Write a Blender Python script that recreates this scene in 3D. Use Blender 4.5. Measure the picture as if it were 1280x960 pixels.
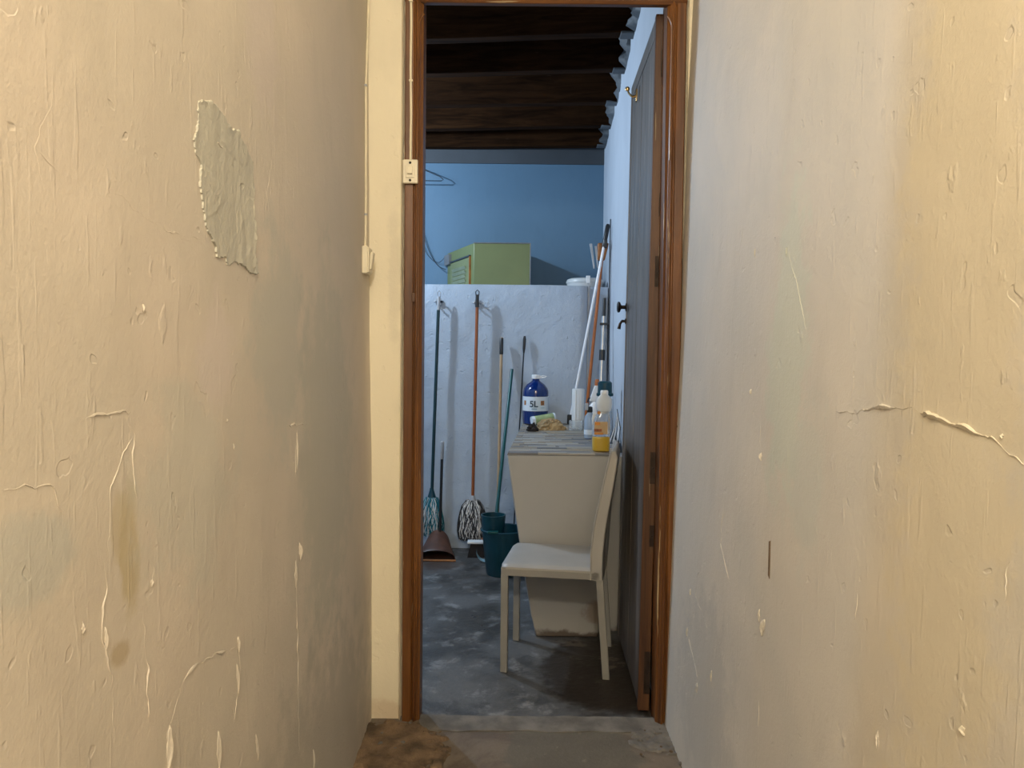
import bpy, bmesh, math, random
from mathutils import Vector, Matrix, noise
random.seed(7)
for o in list(bpy.data.objects): bpy.data.objects.remove(o)
S = bpy.context.scene
C = S.collection
R = math.radians

# ------------------------------------------------------------------ camera
cd = bpy.data.cameras.new('camera'); cam = bpy.data.objects.new('camera', cd); C.objects.link(cam)
cd.sensor_width = 36; cd.lens = 36*962/1280; cd.clip_start = .02
cam.matrix_world = Matrix.Translation((0, 0, 1.25)) @ Matrix.Rotation(R(90-2.1), 4, 'X') @ Matrix.Rotation(R(0.6), 4, 'Z')
S.camera = cam
# ------------------------------------------------------------------ world, lamps, exposure
w = bpy.data.worlds.new('world'); S.world = w; w.use_nodes = True
w.node_tree.nodes['Background'].inputs[0].default_value = (.02, .022, .03, 1)
w.node_tree.nodes['Background'].inputs[1].default_value = .3
def lamp(name, loc, power, col, rad):
    l = bpy.data.lights.new(name, 'POINT'); l.energy = power; l.color = col; l.shadow_soft_size = rad
    o = bpy.data.objects.new(name, l); o.location = loc; C.objects.link(o); return o
WARM = (1, .945, .80)
lamp('corridor_lamp', (.02, -.9, 2.45), 105, WARM, .09)
lamp('corridor_ceiling_lamp', (-.12, 1.0, 2.85), 9, WARM, .06)
lamp('store_lamp', (-1.33, 4.42, 2.56), 108, (.62, .80, 1), .03)
lamp('store_second_lamp', (-1.75, 4.3, 2.5), 22, (.62, .80, 1), .04)
S.view_settings.view_transform = 'Standard'; S.view_settings.look = 'None'
S.view_settings.exposure = 0; S.view_settings.gamma = 1
S.view_settings.use_curve_mapping = False

# ------------------------------------------------------------------ materials
class NT:
    def __init__(s, name):
        s.m = bpy.data.materials.new(name); s.m.use_nodes = True
        s.t = s.m.node_tree; s.b = s.t.nodes['Principled BSDF']
        s.tc = s.n('ShaderNodeTexCoord'); s.co = s.tc.outputs['Object']
    def n(s, k, **kw):
        x = s.t.nodes.new(k)
        for a, v in kw.items(): setattr(x, a, v)
        return x
    def l(s, a, b): s.t.links.new(a, b)
    def put(s, sock, v):
        if hasattr(v, 'is_output'): s.l(v, sock)
        elif isinstance(v, tuple): sock.default_value = (*v, 1) if len(v) == 3 and len(sock.default_value) == 4 else v
        else: sock.default_value = v
    def mapp(s, scale=(1, 1, 1), loc=(0, 0, 0), rot=(0, 0, 0)):
        m = s.n('ShaderNodeMapping'); s.l(s.co, m.inputs[0])
        m.inputs['Scale'].default_value = scale; m.inputs['Location'].default_value = loc; m.inputs['Rotation'].default_value = rot
        return m.outputs[0]
    def noise(s, sc, vec=None, det=5, rough=.55, dist=0):
        x = s.n('ShaderNodeTexNoise'); s.l(vec or s.co, x.inputs['Vector'])
        x.inputs['Scale'].default_value = sc; x.inputs['Detail'].default_value = det
        x.inputs['Roughness'].default_value = rough; x.inputs['Distortion'].default_value = dist
        return x.outputs['Fac']
    def ramp(s, f, a, b, smooth=True):
        x = s.n('ShaderNodeMapRange'); s.put(x.inputs[0], f)
        x.interpolation_type = 'SMOOTHSTEP' if smooth else 'LINEAR'
        x.inputs[1].default_value = a; x.inputs[2].default_value = b
        return x.outputs[0]
    def math(s, op, a, b=0.0):
        x = s.n('ShaderNodeMath', operation=op); s.put(x.inputs[0], a); s.put(x.inputs[1], b); return x.outputs[0]
    def mix(s, f, a, b):
        x = s.n('ShaderNodeMix', data_type='RGBA'); s.put(x.inputs[0], f); s.put(x.inputs[6], a); s.put(x.inputs[7], b)
        return x.outputs[2]
    def blob(s, c, r, nz=.35, soft=.5):
        """soft edged patch around a point of the surface (object space), 0..1"""
        v = s.n('ShaderNodeVectorMath', operation='SUBTRACT'); s.l(s.co, v.inputs[0]); v.inputs[1].default_value = c
        q = s.n('ShaderNodeVectorMath', operation='MULTIPLY'); s.l(v.outputs[0], q.inputs[0]); q.inputs[1].default_value = tuple(1/k for k in r)
        ln = s.n('ShaderNodeVectorMath', operation='LENGTH'); s.l(q.outputs[0], ln.inputs[0])
        d = s.math('ADD', ln.outputs['Value'], s.math('MULTIPLY', s.math('SUBTRACT', s.noise(13, det=8, rough=.65), .5), nz*5))
        return s.ramp(d, 1, 1-soft)
    def done(s, col, rough=.6, bump=None, dist=.002, metal=0, **kw):
        s.put(s.b.inputs['Base Color'], col); s.put(s.b.inputs['Roughness'], rough); s.b.inputs['Metallic'].default_value = metal
        for k, v in kw.items(): s.b.inputs[k].default_value = v
        if bump is not None:
            x = s.n('ShaderNodeBump'); x.inputs['Strength'].default_value = 1; x.inputs['Distance'].default_value = dist
            s.l(bump, x.inputs['Height']); s.l(x.outputs[0], s.b.inputs['Normal'])
        return s.m

def plain(name, col, rough=.5, metal=0, var=.15, sc=12, dist=.0004, **kw):
    t = NT(name); f = t.noise(sc)
    c2 = tuple(max(0, c*(1-var)) for c in col); c1 = tuple(min(1, c*(1+var)) for c in col)
    return t.done(t.mix(t.ramp(f, .3, .7), c2, c1), rough, t.noise(sc*8), dist, metal, **kw)

def plaster(name, base, alt, extra=(), rough=.62, fine=.0022, stains_and_shade=()):
    t = NT(name)
    c = t.mix(t.ramp(t.noise(1.6, det=4, dist=.6), .35, .65), base, alt)
    c = t.mix(t.math('MULTIPLY', t.ramp(t.noise(14, t.mapp((1, 1, .35)), det=6), .5, .75), .25), c, tuple(x*.82 for x in base))
    for cen, rad, colr, k in stains_and_shade:
        c = t.mix(t.math('MULTIPLY', t.blob(cen, rad), k), c, colr)
    # gentle undulation, orange-peel grain, brushed scratches, small lumps and chips
    h = t.math('ADD', t.math('MULTIPLY', t.noise(5, t.mapp((1, 1, .8)), det=3, rough=.45), 3.0), t.math('MULTIPLY', t.noise(85, det=3, rough=.6), .36))
    h = t.math('ADD', h, t.math('MULTIPLY', t.noise(240, det=2), .16))
    h = t.math('ADD', h, t.math('MULTIPLY', t.ramp(t.noise(16, t.mapp((1, 1.6, .9), loc=(5, 2, 1)), det=4, rough=.55), .64, .74), .40))
    h = t.math('ADD', h, t.math('MULTIPLY', t.ramp(t.noise(9, t.mapp((1, 7, .8), loc=(3, 9, 1)), det=2), .60, .72), .18))
    pits = t.ramp(t.noise(26, det=2, rough=.4), .70, .73)
    h = t.math('SUBTRACT', h, t.math('MULTIPLY', pits, .3))
    return t.done(c, rough, h, fine)

def wood(name, dark, light, specks=None, axis='z', rough=.38, dist=.0006, sc=1, worn=.7):
    t = NT(name)
    st = {'z': (28, 28, 1.2), 'x': (1.2, 28, 28), 'y': (28, 1.2, 28)}[axis]
    st = tuple(k*sc for k in st)
    g = t.noise(1, t.mapp(st), det=8, rough=.65, dist=.8)
    c = t.mix(t.ramp(g, .3, .7), dark, light)
    k = t.noise(3, det=3)
    c = t.mix(t.math('MULTIPLY', t.ramp(k, .5, .8), .5), c, tuple(x*.45 for x in dark))
    if specks:
        s_ = t.noise(1, t.mapp(tuple(k*2.2 for k in st)), det=4, rough=.6)
        c = t.mix(t.math('MULTIPLY', t.ramp(s_, worn, worn+.04), .85), c, specks)
    return t.done(c, rough, g, dist)

M = {}
M['left'] = plaster('painted_plaster_left', (.66, .575, .48), (.60, .535, .445), stains_and_shade=[
    ((-.475, *[(0.957, 0.989)][0]), (.2, .030, .10), (.45, .36, .18), .6),
    ((-.475, *[(0.931, 1.035)][0]), (.2, .022, .05), (.50, .41, .25), .5),
    ((-.475, *[(0.929, 0.88)][0]), (.2, .03, .022), (.40, .30, .16), .6),
    ((-.475, *[(1.592, 1.286)][0]), (.2, .22, .28), (.52, .50, .43), .7),
    ((-.475, *[(0.762, 1.041)][0]), (.2, .10, .06), (.50, .49, .44), .7),  # grey ellipse paints the viewer's cast shadow into the wall colour
    ((-.475, *[(1.147, 1.059)][0]), (.2, .2, .2), (.56, .535, .46), .6),
    ((-.475, 2.0, 1.0), (.3, .35, .6), (.50, .48, .40), .7),  # greyer, darker zone near the door end
    ((-.475, *[(1.247, 1.238)][0]), (.2, .10, .12), (.66, .57, .52), .6),
    ((-.475, *[(1.508, 1.839)][0]), (.2, .12, .2), (.62, .54, .49), .6),
    ((-.475, 1.9, .1), (.3, .9, .5), (.46, .42, .35), .7)])
M['right'] = plaster('painted_plaster_right', (.69, .63, .55), (.63, .59, .525), stains_and_shade=[
    ((.56, *[(1.565, 1.28)][0]), (.2, .13, .42), (.62, .64, .55), .8),
    ((.56, *[(1.427, 1.024)][0]), (.2, .1, .2), (.60, .60, .54), .6),
    ((.56, *[(0.975, 1.402)][0]), (.2, .17, 1.2), (.71, .63, .47), .6),  # tall yellower zone at the near end
    ((.56, 2.1, .3), (.2, .35, .35), (.50, .48, .44), .5)])
M['end'] = plaster('painted_plaster_end', (.88, .79, .60), (.84, .75, .57), stains_and_shade=[
    ((-.4, 2.6, 1.5), (.03, .5, .25), (.66, .59, .46), .4), ((-.42, 2.6, .03), (.2, .5, .05), (.60, .44, .28), .5)])
M['patch'] = plaster('bare_plaster_patch', (.57, .54, .45), (.50, .475, .40), fine=.0035)
M['flake'] = plain('peeling_paint', (.72, .66, .55), .6, var=.06)
M['ridge'] = plain('cracked_plaster_edge', (.66, .59, .46), .7, var=.12, sc=40)
M['store_white'] = plaster('store_whitewash', (.46, .525, .61), (.40, .465, .55), fine=.007)
M['store_right'] = plaster('store_side_whitewash', (.58, .62, .68), (.52, .56, .62), fine=.0018)
M['blue'] = plaster('store_blue_paint', (.090, .170, .25), (.098, .182, .265), fine=.0008)
M['grey_band'] = plaster('store_dark_band', (.055, .062, .07), (.045, .05, .057), fine=.001)  # darker strip across the top of the back wall
M['beam'] = wood('old_dark_beam', (.010, .004, .0015), (.034, .014, .005), (.05, .03, .02), 'x', .9, .002)
M['beam'].node_tree.nodes['Principled BSDF'].inputs['Specular IOR Level'].default_value = .05
M['board'] = wood('old_dark_board', (.007, .004, .003), (.014, .008, .005), None, 'y', .7, .002)
M['mortar'] = plaster('grey_mortar', (.11, .12, .13), (.055, .06, .065), fine=.004)
M['frame'] = wood('varnished_frame_wood', (.085, .029, .007), (.21, .082, .021), (.50, .38, .22), 'z', .38, .0012, worn=.655)
M['framex'] = wood('varnished_head_wood', (.085, .029, .007), (.21, .082, .021), (.50, .38, .22), 'x', .38, .0012, worn=.67)
M['stile'] = wood('worn_door_edge_wood', (.045, .017, .007), (.13, .055, .02), (.25, .19, .11), 'z', .5, .0014, worn=.62)
M['plank'] = wood('weathered_grey_door_wood', (.085, .069, .058), (.175, .148, .13), (.27, .245, .22), 'z', .45, .0012, worn=.64)
M['rust'] = plain('rusted_iron', (.035, .022, .016), .6, .5, .4, 30, .001)
M['iron'] = plain('dark_iron', (.02, .014, .012), .38, .7, .3, 30)
M['brass'] = plain('old_brass', (.55, .36, .16), .28, 1, .2, 30)
M['ivory'] = plain('ivory_plastic', (.80, .72, .55), .35, var=.03)
M['cable'] = plain('painted_cable', (.82, .73, .54), .5, var=.05)
M['hole'] = plain('dark_hole', (.012, .008, .006), .8)
def floor_mat():
    t = NT('bare_concrete_grey')
    a = t.noise(2.4, det=8, rough=.65, dist=.15); b = t.noise(8, det=8, rough=.72, dist=.3); d = t.noise(40, det=4)
    c = t.mix(t.ramp(a, .38, .62), (.048, .046, .043), (.115, .112, .11))
    c = t.mix(t.math('MULTIPLY', t.ramp(b, .52, .68), .65), c, (.30, .295, .29))
    c = t.mix(t.math('MULTIPLY', t.ramp(t.noise(5, det=7, dist=.5), .57, .64), .7), c, (.045, .042, .040))
    # dark peeling stain by the counter foot, with the chair's shadow painted in
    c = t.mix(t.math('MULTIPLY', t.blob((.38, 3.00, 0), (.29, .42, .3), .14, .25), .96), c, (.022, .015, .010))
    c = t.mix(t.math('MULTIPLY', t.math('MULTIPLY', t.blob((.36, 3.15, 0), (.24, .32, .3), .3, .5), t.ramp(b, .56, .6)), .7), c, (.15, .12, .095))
    c = t.mix(t.math('MULTIPLY', t.blob((-.42, 4.55, 0), (.16, .2, .3), .3, .6), .6), c, (.07, .035, .02))
    h = t.math('ADD', t.math('MULTIPLY', b, 2.0), d)
    return t.done(c, t.ramp(a, -.2, 1.3), h, .002)
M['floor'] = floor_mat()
def corr_mat():
    t = NT('worn_corridor_concrete')
    a = t.noise(4, det=8, rough=.65, dist=1); b = t.noise(14, det=8, rough=.7)
    c = t.mix(t.ramp(a, .4, .6), (.12, .092, .070), (.18, .145, .11))
    c = t.mix(t.math('MULTIPLY', t.blob((.2, 2.38, 0), (.22, .3, .3), .15, .15), .7), c, (.115, .105, .082))
    c = t.mix(t.math('MULTIPLY', t.ramp(b, .6, .68), .5), c, (.27, .23, .18))
    return t.done(c, .75, t.math('ADD', t.math('MULTIPLY', b, 1.5), t.noise(60)), .003)
M['corr'] = corr_mat()
M['thresh'] = plain('threshold_mortar', (.16, .145, .128), .8, var=.35, sc=10, dist=.002)
M['warm_brown'] = plain('warm_lit_brown', (.145, .095, .055), .9, var=.5, sc=14, dist=.004)  # brown carries the warm-only light on the left corner concrete
M['leather'] = plain('cream_leather', (.375, .36, .34), .45, var=.06, sc=5, dist=.0003)
M['leather_dark'] = plain('cream_leather_frame', (.275, .265, .245), .45, var=.08, sc=5, dist=.0003)
M['counter'] = plaster('cream_counter_plaster', (.40, .385, .36), (.375, .36, .335), fine=.0006,
    stains_and_shade=[((.05, 0, -.01), (.4, .5, .045), (.10, .07, .05), .9), ((.19, 0, .10), (.07, .3, .08), (.22, .16, .11), .7)])
for i, (a, b) in enumerate([((.15, .145, .145), (.25, .24, .235)), ((.25, .205, .15), (.38, .32, .24)), ((.09, .09, .095), (.17, .165, .17)), ((.30, .28, .25), (.44, .41, .36))]):
    M['tile%d' % i] = wood('slate_strip_%s' % 'abcd'[i], a, b, None, 'x', .5, .0006, sc=1.2)
M['grout'] = plain('tile_grout', (.20, .19, .18), .85)
M['green'] = plain('lime_green_enamel', (.145, .17, .065), .5, var=.06, sc=3)
M['green2'] = plain('faded_green_enamel', (.18, .20, .09), .5, var=.1, sc=8)
M['greyedge'] = plain('grey_metal_edge', (.20, .20, .20), .5, .3)
M['slat'] = plain('grey_green_slat', (.24, .27, .17), .5)
M['whitepl'] = plain('white_plastic', (.80, .80, .80), .35, var=.03)
M['greypl'] = plain('grey_plastic', (.40, .41, .43), .4)
M['blackpl'] = plain('black_plastic', (.012, .012, .013), .35)
M['darkteal'] = plain('dark_teal_tube', (.006, .035, .042), .3)
M['teal'] = plain('teal_plastic', (.003, .045, .065), .35, var=.1)
M['tealtube'] = plain('teal_tube', (.004, .075, .075), .3, var=.1)
M['orange'] = plain('orange_tube', (.42, .12, .025), .35, var=.12)
M['brown_tube'] = plain('brown_orange_tube', (.30, .085, .022), .35, var=.12)
M['broomwood'] = wood('pale_broom_wood', (.32, .21, .12), (.46, .32, .19), None, 'z', .5)
M['whitetube'] = plain('white_enamelled_tube', (.85, .85, .87), .25, var=.02)
M['steel'] = plain('brushed_steel', (.42, .42, .42), .3, .9, .1)
M['dustpan'] = plain('brown_dustpan_plastic', (.075, .028, .014), .4, var=.3)
M['stringw'] = plain('off_white_string', (.70, .67, .64), .9, var=.3, sc=40)
M['stringg'] = plain('dark_grey_string', (.045, .042, .042), .9, var=.3, sc=40)
M['stringt'] = plain('teal_string', (.01, .15, .18), .9, var=.3, sc=40)
M['stringlb'] = plain('pale_blue_string', (.30, .45, .52), .9, var=.2, sc=40)
M['bristle'] = plain('dark_brown_bristle', (.02, .014, .012), .9)
M['lightblue'] = plain('light_blue_plastic', (.35, .58, .68), .35)
M['bluelid'] = plain('blue_liquid_bottle', (.002, .020, .13), .15, var=.03, **{'Coat Weight': .5})
M['label_white'] = plain('white_paper_label', (.66, .72, .78), .5, var=.04)
M['ink'] = plain('dark_blue_ink', (.012, .04, .07), .6)
M['inkbrown'] = plain('brown_ink', (.36, .15, .05), .6, var=.5, sc=120)
M['inkpale'] = plain('pale_blue_ink', (.35, .50, .60), .6)
M['clear'] = NT('clear_plastic').done((.92, .94, .95), .12, **{'Transmission Weight': .88, 'IOR': 1.25})
M['milky'] = NT('milky_plastic').done((.86, .87, .86), .3, **{'Transmission Weight': .35, 'IOR': 1.3})
M['clearblue'] = NT('clear_bluish_plastic').done((.60, .70, .82), .15, **{'Transmission Weight': .6, 'IOR': 1.25})
M['yellow'] = NT('yellow_liquid').done((.62, .40, .04), .12, **{'Transmission Weight': .15, 'Coat Weight': .6})
M['orangeink'] = plain('orange_label_ink', (.62, .24, .04), .5, var=.3, sc=60)
M['redink'] = plain('dark_red_label_ink', (.26, .07, .02), .5, var=.4, sc=60)
M['creamlabel'] = plain('cream_label', (.56, .38, .20), .5, var=.1)
M['greenpaper'] = plain('green_printed_paper', (.34, .42, .20), .6, var=.25, sc=20)
M['kraft'] = plain('brown_kraft_paper', (.36, .24, .11), .75, var=.3, sc=14, dist=.003)
M['orangething'] = plain('orange_brown_plastic', (.36, .13, .03), .5, var=.4, sc=10)
M['wire'] = plain('dark_wire', (.03, .04, .05), .5)
M['darkcord'] = plain('black_cord', (.012, .014, .018), .5)

# ------------------------------------------------------------------ mesh helpers
class B:
    def __init__(s): s.v = []; s.f = []; s.mi = []; s.cur = 0
    def add(s, vs, fs):
        o = len(s.v); s.v += [tuple(v) for v in vs]; s.f += [tuple(i+o for i in f) for f in fs]; s.mi += [s.cur]*len(fs); return s
    def box(s, c, d, mat=None):
        x, y, z = (k/2 for k in d); vs = []
        for sx in (-1, 1):
            for sy in (-1, 1):
                for sz in (-1, 1):
                    p = Vector((sx*x, sy*y, sz*z)); p = (mat @ p) if mat else p
                    vs.append(p + Vector(c))
        return s.add(vs, [(0, 1, 3, 2), (4, 6, 7, 5), (0, 4, 5, 1), (2, 3, 7, 6), (0, 2, 6, 4), (1, 5, 7, 3)])
    def prism(s, poly, dirv):
        n = len(poly); d = Vector(dirv); a = [Vector(p) for p in poly]
        return s.add(a + [p+d for p in a], [tuple(range(n-1, -1, -1)), tuple(range(n, 2*n))] + [(i, (i+1) % n, n+(i+1) % n, n+i) for i in range(n)])
    def loft(s, a, b):
        n = len(a)
        return s.add(list(a)+list(b), [tuple(range(n-1, -1, -1)), tuple(range(n, 2*n))] + [(i, (i+1) % n, n+(i+1) % n, n+i) for i in range(n)])
    def tube(s, pts, r, n=10, cap=True):
        pts = [Vector(p) for p in pts]; m = len(pts); rs = r if isinstance(r, (list, tuple)) else [r]*m
        vs = []; nrm = None
        for i, p in enumerate(pts):
            t = (pts[min(i+1, m-1)] - pts[max(i-1, 0)]).normalized()
            if nrm is None: nrm = t.orthogonal().normalized()
            nrm = (nrm - t*nrm.dot(t)).normalized() if (nrm - t*nrm.dot(t)).length > 1e-6 else t.orthogonal().normalized()
            b = t.cross(nrm)
            for k in range(n):
                a = 2*math.pi*k/n; vs.append(p + (nrm*math.cos(a)+b*math.sin(a))*rs[i])
        fs = [(i*n+k, i*n+(k+1) % n, (i+1)*n+(k+1) % n, (i+1)*n+k) for i in range(m-1) for k in range(n)]
        if cap: fs += [tuple(range(n-1, -1, -1)), tuple((m-1)*n+k for k in range(n))]
        return s.add(vs, fs)
    def lathe(s, prof, c=(0, 0, 0), n=24, sx=1, sy=1, cap=True):
        vs = []; m = len(prof)
        for r, z in prof:
            for k in range(n):
                a = 2*math.pi*k/n; vs.append((c[0]+r*sx*math.cos(a), c[1]+r*sy*math.sin(a), c[2]+z))
        fs = [(i*n+k, i*n+(k+1) % n, (i+1)*n+(k+1) % n, (i+1)*n+k) for i in range(m-1) for k in range(n)]
        if cap: fs += [tuple(range(n-1, -1, -1)), tuple((m-1)*n+k for k in range(n))]
        return s.add(vs, fs)
    def build(s, name, mat, parent=None, smooth=False, bevel=0, seg=2, loc=None):
        me = bpy.data.meshes.new(name); me.from_pydata(s.v, [], s.f)
        mats = mat if isinstance(mat, (list, tuple)) else [mat]
        for m in mats: me.materials.append(M[m])
        if len(mats) > 1:
            for p, i in zip(me.polygons, s.mi): p.material_index = i
        bm = bmesh.new(); bm.from_mesh(me); bmesh.ops.recalc_face_normals(bm, faces=bm.faces); bm.to_mesh(me); bm.free()
        if smooth:
            me.polygons.foreach_set('use_smooth', [True]*len(me.polygons)); me.set_sharp_from_angle(angle=R(40))
        o = bpy.data.objects.new(name, me); C.objects.link(o)
        if loc: o.location = loc
        if parent is not None: o.parent = parent
        if bevel:
            b = o.modifiers.new('b', 'BEVEL'); b.width = bevel; b.segments = seg; b.limit_method = 'ANGLE'
            me.polygons.foreach_set('use_smooth', [True]*len(me.polygons)); me.set_sharp_from_angle(angle=R(50))
        return o
def tag(o, label, cat=None, group=None, kind=None):
    if label: o['label'] = label
    if cat: o['category'] = cat
    if group: o['group'] = group
    if kind: o['kind'] = kind
    return o
def thing(name, loc, label, cat=None, rz=0, group=None, kind=None):
    o = bpy.data.objects.new(name, None); o.empty_display_size = .1; C.objects.link(o)
    o.location = loc; o.rotation_euler = (0, 0, rz)
    return tag(o, label, cat, group, kind)
def lerp(a, b, t): return tuple(a[i]+(b[i]-a[i])*t for i in range(len(a)))
def rel(p, o): return tuple(p[i]-o[i] for i in range(3))
def nz(x, y, z): return noise.noise((x, y, z))
def sheet(name, fn, nu, nv, mat, thick=None, parent=None):
    """grid surface fn(u,v); thick = vector for the back side"""
    b = B(); vs = [Vector(fn(i/nu, j/nv)) for j in range(nv+1) for i in range(nu+1)]
    W = nu+1; fs = [(j*W+i, j*W+i+1, (j+1)*W+i+1, (j+1)*W+i) for j in range(nv) for i in range(nu)]
    if thick:
        o = len(vs); t = Vector(thick); vs += [v+t for v in vs]
        fs += [tuple(reversed([k+o for k in f])) for f in fs]
        rim = [i for i in range(W)] + [j*W+nu for j in range(1, nv+1)] + [nv*W+i for i in range(nu-1, -1, -1)] + [j*W for j in range(nv-1, 0, -1)]
        fs += [(rim[k], rim[k]+o, rim[(k+1) % len(rim)]+o, rim[(k+1) % len(rim)]) for k in range(len(rim))]
    b.add(vs, fs); return b.build(name, mat, parent, smooth=True)

# ------------------------------------------------------------------ corridor shell
CY0, CY1 = -2.4, 2.60
def lx(y, z):  # inner face of the left corridor wall, uneven and slightly leaning
    return -.468 - .0095*z + .0045*nz(y*1.7, z*1.3, 3) + .0012*nz(y*8, z*5, 9)
def rx(y, z):
    return .53 + .023*z + .006*nz(y*1.6, z*1.2, 13) + .0012*nz(y*8, z*5, 19)
wl = sheet('wall_left', lambda u, v: (lx(CY0+u*5.0, v*3.0), CY0+u*5.0, v*3.0), 200, 120, 'left', (-.12, 0, 0))
tag(wl, 'stained cream plaster wall along the left side of the corridor', kind='structure')
wr = sheet('wall_right', lambda u, v: (rx(CY0+u*5.0, v*3.0), CY0+u*5.0, v*3.0), 200, 120, 'right', (.12, 0, 0))
tag(wr, 'pale cracked plaster wall along the right side of the corridor', kind='structure')
# end wall around the door opening
b = B()
def ragged(x0, x1, z0, z1, side):
    n = 60; vs = []
    for i in range(n+1):
        z = z0+(z1-z0)*i/n; k = .0035*nz(0, z*9, 5)+.002*nz(0, z*40, 7)
        a, c_ = (x0, x1+k) if side > 0 else (x0+k, x1)
        vs += [(a, 2.600, z), (c_, 2.600, z), (c_, 2.648, z), (a, 2.648, z)]
    fs = [(i*4+k, i*4+(k+1) % 4, i*4+4+(k+1) % 4, i*4+4+k) for i in range(n) for k in range(4)]
    fs += [(0, 3, 2, 1), (n*4, n*4+1, n*4+2, n*4+3)]
    b.add(vs, fs)
ragged(-.60, -.366, 0, 3.0, 1); ragged(.564, .70, 0, 3.0, -1)
b.box((.1, 2.620, 2.76), (.94, .038, .50))
tag(b.build('wall_end', 'end', smooth=True), 'cream plaster wall around the tall doorway', kind='structure')
# plaster lip standing proud against the left side of the frame
def lip(u, v): return (-.3685-.010*u+.003*nz(0, v*60, 5)*(1-u), 2.600-.012*(1-abs(2*u-1))*.9-.001, v*2.6)
o = sheet('plaster_lip', lip, 4, 90, 'end', (0, .004, 0)); o.parent = wl and bpy.data.objects['wall_end']
def lip2(u, v): return (.564+.012*u-.003*nz(0, v*50, 15)*(1-u), 2.600-.012*(1-abs(2*u-1))-.001, v*2.6)
o = sheet('plaster_lip', lip2, 4, 90, 'end', (0, .004, 0)); o.parent = bpy.data.objects['wall_end']
tag(B().box((.04, CY0-.06, 1.5), (1.4, .12, 3.0)).build('wall_rear', 'right'), 'plaster wall closing the corridor behind the viewer', kind='structure')
tag(B().box((.04, .1, 3.06), (1.4, 5.1, .12)).build('ceiling_corridor', 'end'), 'plaster ceiling of the corridor', kind='structure')
fl = sheet('floor', lambda u, v: (-.65+1.4*u, CY0+v*(2.606-CY0), .004*nz(u*4, v*9, 2)), 30, 90, 'corr', (0, 0, -.1))
tag(fl, 'worn brown concrete floor of the corridor', kind='structure')
# threshold strip of broken mortar
def th(u, v):
    x = -.37+.94*u; y = 2.515+.095*v
    y += (.012*nz(x*9, 1, 0)*(1-v)) + .003*nz(x*6, 5, 0)*v
    return (x, y, .010+.004*nz(x*14, y*14, 3)-.006*(1-v))
o = sheet('threshold', th, 70, 8, 'thresh', (0, 0, -.06)); tag(o, 'broken grey mortar threshold strip across the doorway', kind='structure'); o.name = 'trim_2'
# mound at left, warm-only light painted in as brown; crumbs at the right corner
def mound(cx, cy, rx_, ry_, h, seed, name, par, mat='warm_brown'):
    def f(u, v):
        x = cx+(u*2-1)*rx_; y = cy+(v*2-1)*ry_; d = max(0, 1-((u*2-1)**2+(v*2-1)**2)**1.3+.75*nz(x*17, y*17, seed+3)+.3*nz(x*60, y*60, seed))
        return (x, y, -.012+ (h+.02)*min(1, d*3)+(.008*nz(x*16, y*16, seed)+.006*nz(x*50, y*50, seed))*min(1, d*3))
    return sheet(name, f, 60, 60, mat, (0, 0, -.02), par)
mound(-.38, 2.40, .20, .20, .002, 4, 'floor_mound', fl)
mound(.49, 2.46, .10, .09, -.003, 8, 'floor_mound', fl, 'thresh')
for i in range(26):
    x = random.uniform(.40, .53) if i % 2 else random.uniform(-.42, -.28); y = random.uniform(2.3, 2.57); r = random.uniform(.003, .008)
    g = B().lathe([(r*.6, 0), (r, r*.5), (r*.7, r*1.1)], n=6, sx=random.uniform(.7, 1.4)).build('crumb', 'thresh' if i % 3 else 'warm_brown', fl, loc=(x, y, .004)); g.rotation_euler[2] = i

# ------------------------------------------------------------------ relief on the corridor walls
def wpt(side, y, z, off=0):
    return Vector(((lx(y, z)+off) if side == 'L' else (rx(y, z)-off), y, z))
def ridge(side, pts, wd=.004, h=.003, name='plaster_ridge', mat='ridge'):
    """raised broken edge of a plaster crack following points (y, z) on the wall"""
    wd *= .62; h *= .5
    P = []
    for i in range(len(pts)-1):
        n = max(2, int(math.dist(pts[i], pts[i+1])/.006))
        for k in range(n):
            t = k/n; y, z = lerp(pts[i], pts[i+1], t); P.append((y+.008*nz(y*33, z*33, 1)+.003*nz(y*110, z*110, 1), z+.008*nz(y*33, z*33, 5)+.003*nz(y*110, z*110, 5)))
    P.append(pts[-1]); vs = []
    for i, (y, z) in enumerate(P):
        a = P[max(i-1, 0)]; c = P[min(i+1, len(P)-1)]; d = Vector((c[0]-a[0], c[1]-a[1])).normalized(); n_ = Vector((-d.y, d.x))
        k = max(.12, .55+1.6*nz(y*26, z*26, 8))*min(1, 4*min(i, len(P)-1-i)/len(P)+.1)
        q = [(-1, -.0015), (-.5, h*k), (.55, h*.55*k), (1, -.0015)]
        vs += [wpt(side, y+n_.x*wd*k*s_, z+n_.y*wd*k*s_, o_) for s_, o_ in q]
    n = len(P); fs = [(i*4+k, i*4+k+1, i*4+5+k, i*4+4+k) for i in range(n-1) for k in range(3)]
    fs += [(i*4, i*4+4, i*4+7, i*4+3) for i in range(n-1)] + [(0, 1, 2, 3), (n*4-4, n*4-3, n*4-2, n*4-1)]
    par = wl if side == 'L' else wr
    return B().add(vs, fs).build(name, 'left' if side == 'L' else 'right', par, smooth=True)
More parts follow.
